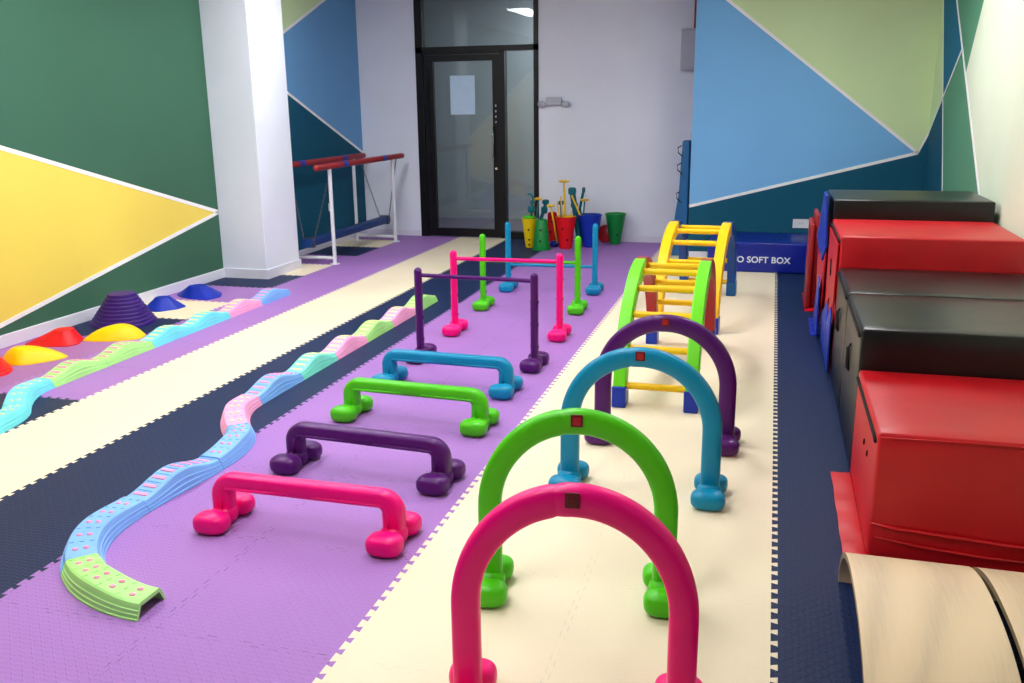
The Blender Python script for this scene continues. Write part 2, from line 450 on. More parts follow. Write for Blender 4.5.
# behind the camera, ceiling, corridor
struct(obj('wall_front', B(-5.05, XW_R+.15, YF-.12, YF, 0, ZC), M['w_teal']))
struct(obj('ceiling', B(-5.05, XW_R+.15, YF-.12, Y_B+.15, ZC, ZC+.1), M['ceil']))
struct(obj('floor_corridor', B(-5.4, -1.2, Y_B+.15, 10.2, -.05, 0), M['corfloor']))
cb = bmesh.new(); box(cb, -5.4, -1.2, 9.9, 10.0, 0, 3.0); box(cb, -5.5, -5.4, Y_B+.15, 10, 0, 3); box(cb, -1.2, -1.1, Y_B+.15, 10, 0, 3); box(cb, -5.4, -1.2, Y_B+.15, 10, 2.9, 3.0)
struct(obj('wall_corridor', cb, M['corridor']))
struct(obj('baseboard_corridor', B(-5.4, -1.2, 9.88, 9.9, 0, .1), M['corridor']))

# ------------------------------------------------------------------ door
d = bpy.data.objects.new('door_1', None); C.objects.link(d); d.location = (DL, Y_B, 0); d['kind'] = 'structure'; d['label'] = 'black framed glass door with sidelight and transom'
def dp(name, bm, m, parent=d, **k):
    o = obj(name, bm, m, parent, **k)
    if parent is d: o.location = (-DL, -Y_B, 0)
    return o
yf, yb = Y_B-.012, Y_B+.10
fb = bmesh.new()
box(fb, DL, -4.0, yf, yb, 0, DT); box(fb, -2.693, DR, yf, yb, 0, DT); box(fb, DL, DR, yf, yb, 2.09, 2.15); box(fb, DL, DR, yf, yb, DT-.05, DT)
box(fb, -3.088, -3.03, yf, yb, 0, 2.1); box(fb, -3.03, -2.69, yf, yb, 0, .075); box(fb, -4.0, -3.088, yf+.02, yb, 2.065, 2.09)
dp('door_frame', fb, M['frame'])
lb = bmesh.new(); y0, y1 = Y_B+.006, Y_B+.06
box(lb, -3.99, -3.885, y0, y1, .01, 2.06); box(lb, -3.178, -3.092, y0, y1, .01, 2.06); box(lb, -3.9, -3.17, y0, y1, 1.99, 2.06); box(lb, -3.9, -3.17, y0, y1, .01, .10)
leaf = dp('door_leaf', lb, M['frame'], bevel=.003)
obj('glass_pane', B(-3.888, -3.175, Y_B+.03, Y_B+.036, .098, 1.992), M['glass'], leaf)
dp('glass_pane', B(-3.032, -2.691, Y_B+.03, Y_B+.036, .073, 2.092), M['glass'])
dp('glass_pane', B(-4.0, -2.691, Y_B+.03, Y_B+.036, 2.148, DT-.045), M['glass'])
hb = bmesh.new()
tube(hb, [(-3.165, y0-.005, .88), (-3.165, y0-.05, .90), (-3.165, y0-.055, 1.0), (-3.165, y0-.055, 1.16), (-3.165, y0-.05, 1.25), (-3.165, y0-.005, 1.27)], .011, 10)
obj('door_handle', hb, M['chrome'], leaf, smooth=True)
kb = bmesh.new(); lathe(kb, [(0, 0), (.016, 0), (.016, .012), (0, .014)], 16); 
for v in kb.verts: v.co = Matrix.Translation((-3.14, y0, .80)) @ Matrix.Rotation(PI/2, 4, 'X') @ v.co
obj('lock_cylinder', kb, M['chrome'], leaf, smooth=True, angle=40)
for hz in (1.32, 1.38, 1.44, 1.50):
    k2 = bmesh.new(); blob(k2, (-3.14, y0-.001, hz), (.008, .004, .012), nu=10, nv=6); obj('lock_button', k2, M['greybox'], leaf, smooth=True)
for z0, z1 in ((.35, .98), (1.12, 1.92)):
    obj('hinge_strip', B(-3.945, -3.925, y0-.018, y0, z0, z1), M['hole'], leaf, bevel=.003)
nb = bmesh.new(); box(nb, -3.687, -3.392, Y_B+.0275, Y_B+.0298, 1.405, 1.835)
tag(obj('notice_sheet', nb, M['paper']), 'pale blue white paper sheet stuck on the glass door', 'notice')

# wall fittings
el = thing('emergency_lamp', 'small grey emergency light box with two heads on the white back wall', 'lamp', (-2.455, Y_B-.002, 1.5))
obj('lamp_box', B(-.085, .085, -.055, 0, 0, .085), M['greybox'], el, bevel=.006)
for s in (-1, 1):
    hb = bmesh.new(); blob(hb, (s*.135, -.04, .01), (.048, .035, .034)); box(hb, min(s*.08, s*.12), max(s*.08, s*.12), -.035, -.02, .005, .02)
    obj('lamp_head', hb, M['greybox'], el, smooth=True)
ep = thing('electrical_panel', 'grey metal electrical cabinet high on the back wall beside the mural', 'cabinet', (-1.0, Y_B-.001, 1.84))
obj('cabinet_body', B(-.08, .2, -.12, 0, 0, .41), M['greybox'], ep, bevel=.004)
obj('cabinet_door', B(-.07, .19, -.13, -.12, .012, .398), M['greybox'], ep, bevel=.003)
tb = bmesh.new(); tube(tb, [(-.945, Y_B-.04, 2.26), (-.945, Y_B-.04, ZC-.003)], .016)
tag(obj('red_pipe', tb, M['pipe'], smooth=True, angle=40), 'thin red vertical pipe above the grey electrical cabinet', 'pipe')
def outlet(label, loc, rz, w=.086, h=.086):
    o = thing('wall_outlet', label, 'outlet', loc, rz)
    obj('cover_plate', B(-w/2, w/2, -.009, 0, -h/2, h/2), M['outlet'], o, bevel=.002)
    for dx in (-.012, .012): obj('socket_slot', B(dx-.0015, dx+.0015, -.0098, -.008, -.006, .012), M['hole'], o)
    return o
outlet('white wall outlet on dark teal wall behind the hanging beam', (XW_REC+.001, 7.17, .431), PI/2)
outlet('white double outlet on the teal wall just above the blue soft box', (.21, Y_PART-.001, .363), 0, .155, .086)

# ------------------------------------------------------------------ feet shared by arches and hurdles
def foot_mesh(collar=None):
    bm = bmesh.new()
    for s in (-1, 1): blob(bm, (0, s*.094, .038), (.067, .055, .040), e=2.9, nu=28, nv=16)
    blob(bm, (0, 0, .037), (.050, .044, .040), e=2.4)
    blob(bm, (0, 0, .030), (.030, .09, .026), e=2.4)
    return bm
fo = obj('foot', foot_mesh(), M['pink']); remesh(fo, .0045, 5); FOOT = fo.data
bpy.data.objects.remove(fo)
def add_foot(parent, x, sc=1.0):
    o = bpy.data.objects.new('foot', FOOT); C.objects.link(o); o.parent = parent; o.location = (x, 0, 0.0005); o.scale = (sc, sc, sc); return o

# ------------------------------------------------------------------ arches
def make_arch():
    t = thing('crawl_arch', 'x', 'arch', group=None)
    W, H, w, dd = .640, .600, .076, .060
    r = W/2 - w/2; zs = H - W/2
    for sgn, nm in ((-1, 'arch_half'), (1, 'arch_half')):
        pts = [(sgn*r, 0, z) for z in (.045, .12, .2, zs)]
        fr = [(Vector((1, 0, 0)), Vector((0, 1, 0)))]*4
        a1 = 90 + (6 if sgn > 0 else -6)     # the joint sits a little left of the crown
        a1 = 99
        rng = range(1, 25)
        for k in rng:
            if sgn > 0: a = math.radians(a1*(k/24 if k < 24 else 1))
            else: a = math.radians(180 - (180-a1)*k/24)
            pts.append((r*math.cos(a), 0, zs + r*math.sin(a))); fr.append((Vector((math.cos(a), 0, math.sin(a))), Vector((0, 1, 0))))
        if sgn < 0: fr = [(Vector((-1, 0, 0)), Vector((0, 1, 0)))]*4 + fr[4:]
        bm = bmesh.new(); P = sup(w, dd, 24, 3.2)
        off = .0 if sgn > 0 else .0
        n = len(pts)
        def prof(i):
            k = (.93 if i == n-1 else 1)
            return [(u*k, v*k) for u, v in P]
        sweep(bm, pts, prof, frames=fr)
        h = obj(nm, bm, M['pink'], t, smooth=True, angle=50)
    cb = bmesh.new(); box(cb, -.020, .018, -.0335, -.0285, H-w/2-.008, H-w/2+.030)
    c = obj('clip_socket', cb, M['clip_dark'], t, bevel=.002)
    cb = bmesh.new(); box(cb, -.013, .011, -.0355, -.033, H-w/2-.001, H-w/2+.023)
    obj('clip_button', cb, M['clip_red'], c, bevel=.0015)
    for s in (-1, 1):
        fo_ = add_foot(t, s*r); fo_.scale = (1, .87, .93); fo_.location.y = -.012
    return t
arch = make_arch(); G = 'coloured crawl arches on the cream mats'
arch['group'] = G
arch.location = (-.499, -.060, 0); arch.scale = (.965, 1, 1.058); arch.rotation_euler.z = .13; arch['label'] = 'bright pink crawl-through arch, the one nearest the camera'
pinkm = M['pink']
for col, loc, rz, lab in (('green', (-.611, .524, 0), .15, 'green crawl-through arch standing behind the pink one'),
                          ('teal', (-.532, 1.360, 0), 0.0, 'teal blue crawl-through arch between green and purple arches'),
                          ('purple', (-.502, 1.945, 0), 0.0, 'dark purple crawl-through arch right in front of the ladder arch')):
    a = dup(arch, loc, rz, lab); a.scale = (.975, 1, 1.036) if col == 'green' else (1, 1, 1); recolor(a, {pinkm: M[col]})
for o in list(bpy.data.objects):
    if o.parent == arch and o.name.startswith('clip_socket'):
        for c in bpy.data.objects:
            if c.parent == o: c.material_slots[0].link = 'OBJECT'; c.material_slots[0].material = M['clip_dark']

# ------------------------------------------------------------------ low hurdles
def make_hurdle():
    t = thing('low_hurdle', 'x', 'hurdle', group='low hurdles on the purple mats')
    S, H = .690, .200; R = .050
    wl, wb = .080, .064
    pts = []; fr = []; ws = []
    x = S/2; zt = H - wb/2
    def add(p, U, w): pts.append(p); fr.append((U, Vector((0, 1, 0)))); ws.append(w)
    for z in (.045, .09, zt-R): add((-x, 0, z), Vector((-1, 0, 0)), wl)
    for k in range(1, 9):
        a = PI - PI/2*k/8; f = k/8; add((-x+R+R*math.cos(a), 0, zt-R+R*math.sin(a)), Vector((math.cos(a), 0, math.sin(a))), wl+(wb-wl)*f)
    for k in range(1, 4): add((-x+R+(2*x-2*R)*k/4, 0, zt), Vector((0, 0, 1)), wb)
    for k in range(0, 9):
        a = PI/2 - PI/2*k/8; f = k/8; add((x-R+R*math.cos(a), 0, zt-R+R*math.sin(a)), Vector((math.cos(a), 0, math.sin(a))), wb+(wl-wb)*f)
    for z in (.09, .045): add((x, 0, z), Vector((1, 0, 0)), wl)
    bm = bmesh.new()
    sweep(bm, pts, lambda i: sup(ws[i], .068, 24, 3.4), frames=fr)
    obj('hurdle_frame', bm, pinkm, t, smooth=True, angle=60)
    # moulded ribs along the lower front and back of the bar
    for sy in (-1, 1):
        for pth in ([(-x+.008, .06), (-x+.010, zt-.040), (-x+.03, zt-.017), (-.06, zt-.015)], [(.05, zt-.015), (x-.03, zt-.017), (x-.010, zt-.040), (x-.008, .06)]):
            rb = bmesh.new(); tube(rb, [(a, sy*.0325, b) for a, b in pth], .0052, 8)
            obj('moulded_rib', rb, pinkm, t, smooth=True)
    for s in (-1, 1):
        fo_ = add_foot(t, s*S/2); fo_.scale = (1, .91, .98); fo_.location.y = -.006
    return t
hd = make_hurdle()
hd.location = (-1.655, .700, 0); hd['label'] = 'bright pink low hurdle, nearest of the four on purple mats'
for col, loc, rz, lab in (('purple', (-1.668, 1.250, 0), -.065, 'dark purple low hurdle between the pink and green hurdles'),
                          ('green', (-1.716, 1.915, 0), -.05, 'green low hurdle between dark purple and teal hurdles'),
                          ('teal', (-1.748, 2.475, 0), -.04, 'teal low hurdle, farthest of the low ones')):
    a = dup(hd, loc, rz, lab); recolor(a, {pinkm: M[col]})

# ------------------------------------------------------------------ tall hurdles
def make_tall(barz):
    t = thing('tall_hurdle', 'x', 'hurdle', group='tall hurdles with adjustable bars')
    S, H = .73, .572
    for s in (-1, 1):
        bm = bmesh.new()
        n = 10; pts = [(s*S/2, 0, z) for z in (.05, .3, H-.022)] + [(s*S/2, 0, H-.022+.022*math.sin(PI/2*k/5)) for k in range(1, 6)]
        rad = [1, 1, 1] + [max(.15, math.cos(PI/2*k/5)) for k in range(1, 6)]
        sweep(bm, pts, lambda i: [(u*rad[i], v*rad[i]) for u, v in sup(.046, .05, 20, 2.3)], frames=[(Vector((1, 0, 0)), Vector((0, 1, 0)))]*len(pts))
        for z in (.13, .265, .40):
            for sx in (-1, 1):
                ring = [bm.verts.new((s*S/2 + sx*.0242, .008*math.cos(q), z+.010*math.sin(q))) for q in [2*PI*k/12 for k in range(12)]]
                f = bm.faces.new(ring if sx > 0 else ring[::-1]); f.material_index = 1
        p = obj('post', bm, [pinkm, M['hole']], t, smooth=True, angle=50)
    for s in (-1, 1): add_foot(t, s*S/2, .95)
    bm = bmesh.new(); tube(bm, [(-S/2+.015, 0, 0), (0, 0, 0), (S/2-.015, 0, 0)], .0125, 12)
    b = obj('crossbar', bm, pinkm, t, smooth=True, angle=50); b.location = (0, 0, barz)
    return t
th = make_tall(.525)
th.location = (-1.756, 3.69, 0); th.rotation_euler.z = .03; th['label'] = 'tall pink hurdle with crossbar near its top'
def setbar(r, z, tilt=0):
    for o in bpy.data.objects:
        if o.parent == r and o.name.startswith('crossbar'): o.location.z = z; o.rotation_euler.y = tilt
setbar(th, .515)
a = dup(th, (-1.742, 2.985, 0), -.03, 'tall dark purple hurdle, nearest of the tall ones'); recolor(a, {pinkm: M['purple']}); setbar(a, .525, .004)
a = dup(th, (-1.800, 4.48, 0), .04, 'tall green hurdle with its crossbar two thirds up'); recolor(a, {pinkm: M['green']}); setbar(a, .372)
a = dup(th, (-1.808, 5.21, 0), .05, 'tall blue hurdle with a low crossbar, farthest of the tall ones'); recolor(a, {pinkm: M['teal']}); setbar(a, .215)

# ------------------------------------------------------------------ wave balance path
def hermite(p0, a0, p1, a1, n=22):
    """headings measured as left turn from +Y (degrees)"""
    p0 = Vector((*p0, 0)); p1 = Vector((*p1, 0)); L = (p1-p0).length*1.05
    d0 = Vector((-math.sin(math.radians(a0)), math.cos(math.radians(a0)), 0))*L
    d1 = Vector((-math.sin(math.radians(a1)), math.cos(math.radians(a1)), 0))*L
    pts = []; tg = []
    for k in range(n+1):
        t = k/n
        pts.append(p0*(2*t**3-3*t*t+1) + d0*(t**3-2*t*t+t) + p1*(-2*t**3+3*t*t) + d1*(t**3-t*t))
        tg.append((p0*(6*t*t-6*t) + d0*(3*t*t-4*t+1) + p1*(-6*t*t+6*t) + d1*(3*t*t-2*t)).normalized())
    return pts, tg
def beam(name, label, body, pad, p0, a0, p1, a1, curved, group):
    mid = Vector(((p0[0]+p1[0])/2, (p0[1]+p1[1])/2, 0))
    t = thing(name, label, 'balance beam', mid, 0, group)
    pts, tg = hermite(p0, a0, p1, a1)
    n = len(pts)-1
    g = .0025
    hgt = (lambda s: .052 + .016*math.sin(PI*s)**2) if curved else (lambda s: .046 + .042*math.sin(PI*s)**2)
    fr = [(Vector((q.y, -q.x, 0)), Vector((0, 0, 1))) for q in tg]
    WB, WT = .071, .050
    def prof(i):
        h = hgt(i/n); o = []
        steps = [(0, WB), (.10, WB), (.13, WB-.0035), (.34, WB-.005), (.37, WB-.0085), (.58, WB-.010), (.61, WB-.0135), (.80, WT+.004), (.93, WT), (1.0, WT-.007)]
        R_ = [(w, h*f) for f, w in steps]
        L_ = [(-w, h*f) for f, w in steps][::-1]
        inner = [(-(WB-.008), 0), (-(WT-.006), h-.014), ((WT-.006), h-.014), ((WB-.008), 0)]
        return R_ + L_ + inner
    bm = bmesh.new()
    P = [p - mid for p in pts]
    P[0] = P[0] + tg[0]*g*.5; P[-1] = P[-1] - tg[-1]*g*.5
    rings = sweep(bm, P, prof, closed_ends=False, frames=fr)
    m = len(rings[0])
    for r, flip in ((rings[0], 1), (rings[-1], 0)):
        # end faces: ring between the outer skin and the hollow
        R = r[:10]; L = r[10:20]; I = r[20:24]
        qs = [(R[0], I[3], I[2], R[7]), ]
        try:
            bm.faces.new([I[3]] + R[:8] + [I[2]]); bm.faces.new([I[1]] + L[2:] + [I[0]]); bm.faces.new([I[2]] + R[7:] + L[:3] + [I[1]])
        except Exception: pass
    obj('beam_body', bm, body, t, smooth=True, angle=28)
    pb = bmesh.new(); rb = bmesh.new()
    def at(s, u):
        f = s*n; i = min(int(f), n-1); w = f-i
        p = P[i].lerp(P[i+1], w); q = tg[i].lerp(tg[i+1], w).normalized(); U = Vector((q.y, -q.x, 0))
        e = .02; dz = (hgt(min(1, s+e))-hgt(max(0, s-e)))/(2*e*(pts[-1]-pts[0]).length)
        return p + U*u + Vector((0, 0, hgt(s))), q, U, math.atan(dz)
    if curved:
        for k in range(5):
            s = .12 + .19*k
            for u in (-.017, .017):
                c, q, U, sl = at(s + (.04 if u > 0 else 0)*0, u)
                blob_bm = bmesh.new(); blob(blob_bm, (0, 0, 0), (.0115, .0095, .005), e=2, nu=12, nv=6)
                for v in blob_bm.verts: v.co += c
                me_ = bpy.data.meshes.new('tmp'); blob_bm.to_mesh(me_); blob_bm.free(); pb.from_mesh(me_); bpy.data.meshes.remove(me_)
            for u in (-.034, 0, .034):
                c, q, U, sl = at(min(.97, s+.095), u)
                mt = Matrix.Translation(c) @ Matrix.Rotation(math.atan2(q.y, q.x)-PI/2, 4, 'Z')
                box(rb, -.008, .008, -.002, .002, -.002, .0022, mat=mt)
    else:
        for k in range(8):
            s = .09 + .117*k
            c, q, U, sl = at(s, 0)
            mt = Matrix.Translation(c) @ Matrix.Rotation(math.atan2(q.y, q.x)-PI/2, 4, 'Z') @ Matrix.Rotation(sl, 4, 'X')
            box(pb, -.032, .032, -.009, .009, -.003, .004, mat=mt)
            c, q, U, sl = at(min(.98, s+.058), 0)
            mt = Matrix.Translation(c) @ Matrix.Rotation(math.atan2(q.y, q.x)-PI/2, 4, 'Z') @ Matrix.Rotation(sl, 4, 'X')
            box(rb, -.036, .036, -.0025, .0025, -.003, .0022, mat=mt)
    obj('grip_pads', pb, pad, t, bevel=.003) if not curved else obj('grip_dots', pb, pad, t, smooth=True)
    obj('grip_ribs', rb, body, t)
    return t
pp, py_ = M['b_pad_pink'], M['b_pad_yellow']
N = [(-1.872, .087), (-2.262, .245), (-2.405, .695), (-2.367, 1.145), (-2.475, 1.545), (-2.668, 1.965), (-2.668, 2.42), (-2.668, 2.855), (-2.666, 3.295), (-2.664, 3.73), (-2.664, 4.175), (-2.668, 4.625)]
A = [90, 47, -3, -3, 43, 0, 0, 0, 0, 0, 0, 0]
spec = [('b_lime', pp, 1, 'lime green curved balance piece with pink dots at the open near end of the path'),
        ('b_blue', pp, 1, 'light blue curved balance piece joined to the lime end piece'),
        ('b_blue', pp, 0, 'light blue humped balance piece with pink bars beside the pink low hurdle'),
        ('b_blue', pp, 1, 'light blue curved balance piece between a striped blue piece and a pink one'),
        ('b_pink', py_, 1, 'pink curved balance piece with yellow dots on the navy mats'),
        ('b_blue', pp, 0, 'light blue humped balance piece just beyond the pink curved one'),
        ('b_mint', py_, 0, 'mint green humped balance piece on the navy mats'),
        ('b_pink', py_, 0, 'pink humped balance piece beyond the mint one on navy mats'),
        ('b_lime', py_, 0, 'lime humped balance piece between two pink pieces on navy mats'),
        ('b_pink', py_, 0, 'pink humped balance piece next to last in the path on navy mats'),
        ('b_lime', py_, 0, 'lime humped balance piece at the far end, behind the purple tall hurdle post')]
for i, (c, pad, cv, lab) in enumerate(spec):
    beam('balance_path_piece', lab, M[c], pad, N[i], A[i], N[i+1], A[i+1], cv, 'balance path along the navy mats')
XL = -3.972
N = [(-3.672, 1.125), (-3.775, 1.535), (XL, 1.95), (XL, 2.392), (XL, 2.834), (XL, 3.276), (XL+.004, 3.718), (XL+.008, 4.16), (XL+.008, 4.60)]
A = [0, 43, 0, 0, 0, 0, 0, 0, 0]
spec = [('b_cyan', py_, 1, 'aqua curved balance piece at the left border of the view'),
        ('b_cyan', py_, 1, 'aqua curved balance piece joined to the lime pieces'),
        ('b_lime', pp, 0, 'lime humped balance piece with pink bars beside the yellow stone, nearer one'),
        ('b_lime', pp, 0, 'lime humped balance piece with pink bars, the farther one next to aqua'),
        ('b_cyan', py_, 0, 'aqua humped balance piece right after the lime ones, by the purple mound'),
        ('b_cyan', py_, 0, 'aqua humped balance piece joined to the pink one on the left path'),
        ('b_pink', py_, 0, 'pink humped balance piece in the path nearest the left wall'),
        ('b_blue', pp, 0, 'light blue humped balance piece ending the left path near the pillar')]
for i, (c, pad, cv, lab) in enumerate(spec):
    beam('balance_path_piece', lab, M[c], pad, N[i], A[i], N[i+1], A[i+1], cv, 'balance path nearest the left wall')

# ------------------------------------------------------------------ river stones
def stone(label, mat, outline, peak, H, rtop, mode, group='plastic stepping stones by the left wall'):
    """outline: footprint on the floor; peak: where the crown sits; mode smooth, facet or ribbed"""
    cx_ = sum(p[0] for p in outline)/len(outline); cy_ = sum(p[1] for p in outline)/len(outline)
    pts = [Vector((a-cx_, b-cy_)) for a, b in outline]; m = len(pts); o2 = []
    if mode == 'facet':
        for i in range(m):
            a, b, c = pts[i-1], pts[i], pts[(i+1) % m]
            for t_ in (0, .33, .66, 1):
                p = b.lerp(a, .22); q = b.lerp(c, .22); o2.append(p.lerp(b, t_).lerp(b.lerp(q, t_), t_))
    else:
        for i in range(m):
            a, b, c, d_ = pts[i-1], pts[i], pts[(i+1) % m], pts[(i+2) % m]
            for k in range(8):
                t_ = k/8
                o2.append(.5*((2*b) + (c-a)*t_ + (2*a-5*b+4*c-d_)*t_*t_ + (3*b-a-3*c+d_)*t_**3))
    pk = Vector((peak[0]-cx_, peak[1]-cy_))
    lv = []
    if mode == 'smooth': lv = [(0, 0), (.004, .0)] + [(H*(1-(1-k/12)**1.75), .97*(k/12)**1.08) for k in range(1, 12)]
    elif mode == 'facet': lv = [(0, 0), (.006, .0), (H*.93, .93), (H*.985, .97)]
    else:
        n_ = 9
        for k in range(n_):
            z0 = H*k/n_; lv += [(z0, k/n_*.98), (z0+H/n_*.64, k/n_*.98+.027), (z0+H/n_*.84, k/n_*.98+.055)]
    bm = bmesh.new(); rings = []
    for z, u in lv:
        rings.append([bm.verts.new((*(p.lerp(pk + (p-pk).normalized()*rtop*(1 if mode != 'smooth' else 1), u)), z)) for p in o2])
    n = len(o2)
    for a, b in zip(rings, rings[1:]):
        for k in range(n): bm.faces.new((a[k], a[(k+1) % n], b[(k+1) % n], b[k]))
    top = bm.verts.new((pk.x, pk.y, H))
    for k in range(n): bm.faces.new((rings[-1][k], rings[-1][(k+1) % n], top))
    bm.faces.new(rings[0][::-1])
    o = obj('stepping_stone', bm, mat, smooth=True, angle=28 if mode != 'smooth' else 60)
    o.location = (cx_, cy_, 0)
    return tag(o, label, 'stepping stone', group)
stone('tall dark purple ridged stepping mound against the left baseboard', M['s_purple'], [(-4.82,3.33),(-4.70,3.21),(-4.56,3.17),(-4.397,3.266),(-4.365,3.38),(-4.43,3.57),(-4.62,3.62),(-4.80,3.50)], (-4.545, 3.36), .235, .085, 'ribbed')
stone('yellow stepping stone beside the purple mound', M['s_yellow'], [(-4.52,2.91),(-4.44,2.875),(-4.28,2.92),(-4.165,3.01),(-4.19,3.12),(-4.29,3.17),(-4.42,3.07)], (-4.325, 3.03), .088, .03, 'smooth')
stone('yellow stepping stone between two red ones', M['s_yellow'], [(-4.66,2.35),(-4.60,2.295),(-4.473,2.27),(-4.391,2.331),(-4.308,2.466),(-4.34,2.54),(-4.5,2.53),(-4.64,2.44)], (-4.53, 2.38), .088, .03, 'smooth')
stone('red faceted stepping stone behind the two yellow ones', M['s_red'], [(-4.83,2.70),(-4.70,2.665),(-4.5,2.72),(-4.465,2.79),(-4.53,2.92),(-4.62,2.99),(-4.74,2.88)], (-4.60, 2.83), .092, .06, 'facet')
stone('red ridged stepping stone cut by the left edge of the view', M['s_red'], [(-4.82,2.05),(-4.64,1.88),(-4.44,1.96),(-4.375,2.10),(-4.48,2.24),(-4.68,2.28),(-4.82,2.2)], (-4.62, 2.10), .16, .08, 'ribbed')
stone('blue stepping stone beside the purple mound', M['s_blue'], [(-4.75,3.81),(-4.58,3.756),(-4.478,3.88),(-4.47,3.99),(-4.6,4.07),(-4.74,3.98)], (-4.63, 3.92), .085, .055, 'facet')
stone('blue stepping stone nearest the white pillar', M['s_blue'], [(-4.84,4.37),(-4.74,4.29),(-4.627,4.25),(-4.45,4.23),(-4.41,4.37),(-4.5,4.53),(-4.68,4.56)], (-4.63, 4.38), .088, .07, 'facet')

# ------------------------------------------------------------------ ladder arches
def ladder(label, loc, m1, m2, mfoot1, mfoot2):
    t = thing('climbing_arch', label, 'climbing frame', loc, 0, 'arched climbing ladders')
    a_o, b_o, a_i, b_i = .71, .662, .610, .565
    for half in (0, 1):
        mm = (m1, m2)[half]; mf = (mfoot1, mfoot2)[half]
        for s in (-1, 1):
            xa, xb = (s*.215, s*.150)
            x0, x1 = min(xa, xb), max(xa, xb)
            bm = bmesh.new(); prev = None
            K = 20; first = math.asin(.105/b_o); 
            for k in range(K+1):
                th = first + (PI/2-first)*k/K
                if half: ths = PI - th
                else: ths = th
                so = (-a_o*math.cos(ths), b_o*math.sin(ths)); thi = math.asin(min(1, .105/b_i)) if k == 0 else th
                if half and k == 0: thi = PI-thi
                elif half: thi = PI - th
                si = (-a_i*math.cos(thi), b_i*math.sin(thi))
                if k == 0: si = (si[0], .105)
                ring = [bm.verts.new(q) for q in ((x0, so[0], so[1]), (x1, so[0], so[1]), (x1, si[0], si[1]), (x0, si[0], si[1]))]
                if prev:
                    for q in range(4): bm.faces.new((prev[q], prev[(q+1) % 4], ring[(q+1) % 4], ring[q]))
                else: bm.faces.new(ring)
                prev = ring
            bm.faces.new(prev[::-1])
            rail = obj('side_rail', bm, mm, t, bevel=.008, seg=3)
            yc = (-.655 if half == 0 else .655)
            bm = bmesh.new(); box(bm, x0-.004, x1+.004, yc-.056, yc+.056, 0, .112)
            obj('foot_block', bm, mf, t, bevel=.007)
    for deg in (10, 28, 46, 63.5, 81, 99, 116.5, 134, 152, 170):
        a = math.radians(deg); y, z = -.662*math.cos(a), .612*math.sin(a)
        bm = bmesh.new(); tube(bm, [(-.160, y, z), (-.145, y, z), (-.143, y, z), (.143, y, z), (.145, y, z), (.160, y, z)], lambda i: (.021, .021, .018, .018, .021, .021)[i], 16)
        obj('rung', bm, M['yellow'], t, smooth=True, angle=40)
    return t
ladder('lime green and red arched climbing ladder with yellow rungs', (-.595, 3.075, 0), M['lime'], M['lred'], M['blockblue'], M['blockblue'])
ly = ladder('yellow and blue arched climbing ladder in front of the blue soft box', (-.570, 4.735, 0), M['yellow'], M['lblue'], M['blockblue'], M['fadblue'])
ly.rotation_euler.z = -.045; ly.scale = (1.04, 1, 1.01)

# ------------------------------------------------------------------ soft boxes
def softbox_part(x0, x1, y0, y1, z0, z1, mat, parent, name='box_body', r=.012, sag=.006, seed=0):
    """padded vinyl box: gridded faces slightly pillowed"""
    bm = bmesh.new(); box(bm, x0, x1, y0, y1, z0, z1)
    bmesh.ops.bevel(bm, geom=bm.edges[:], offset=r, segments=3, profile=.5, affect='EDGES')
    big = [f for f in bm.faces if f.calc_area() > .02]
    bmesh.ops.subdivide_edges(bm, edges=list({e for f in big for e in f.edges}), cuts=9, use_grid_fill=True)
    c = Vector(((x0+x1)/2, (y0+y1)/2, (z0+z1)/2)); h = Vector(((x1-x0)/2, (y1-y0)/2, (z1-z0)/2))
    for v in bm.verts:
        q = v.co - c; u = [min(1, abs(q[i]/h[i])) for i in range(3)]
        nz = noise.noise(v.co*3.1 + Vector((seed*5.3, 0, 0)))*.5 + noise.noise(v.co*9 + Vector((seed, 3, 0)))*.25
        for i in range(3):
            if u[i] > .995:
                o = [u[j] for j in range(3) if j != i]; edge = (1-o[0]**4)*(1-o[1]**4)
                if not (i == 2 and q[2] < 0): v.co[i] += math.copysign(1, q[i])*edge*(sag*.4 + sag*nz)
    o = obj(name, bm, mat, parent, smooth=True, angle=60)
    return o
GB = 'stepped vinyl soft blocks along the right wall'
XB = XW_R - .035
def block(label, y0, y1, z1, mat, cat='soft block', seed=0, x0=.302):
    t = thing('soft_block', label, cat, (x0, y0, 0), 0, GB)
    g = .004
    softbox_part(0, XB-x0, g, y1-y0-g, 0.001, z1, mat, t, seed=seed)
    return t
b1 = block('near red vinyl soft block with creased front, beside the wooden arch', .993, 1.768, .455, M['v_red'], seed=1)
b2 = block('black vinyl soft block directly behind the near red one', 1.772, 2.515, .620, M['v_black'], seed=2)
b3 = block('black vinyl soft block touching the middle red block', 2.521, 3.255, .620, M['v_black'], seed=3)
b4 = block('middle red vinyl soft block between lower and upper black blocks', 3.262, 4.088, .789, M['v_red'], seed=4)
b5 = block('tallest black vinyl soft block, farthest of the stepped stack', 4.094, 4.815, .908, M['v_black'], seed=5, x0=.298)
b6 = block('low red vinyl soft block hidden behind the tall black block', 4.85, 5.60, .66, M['v_red'], seed=6, x0=.30)
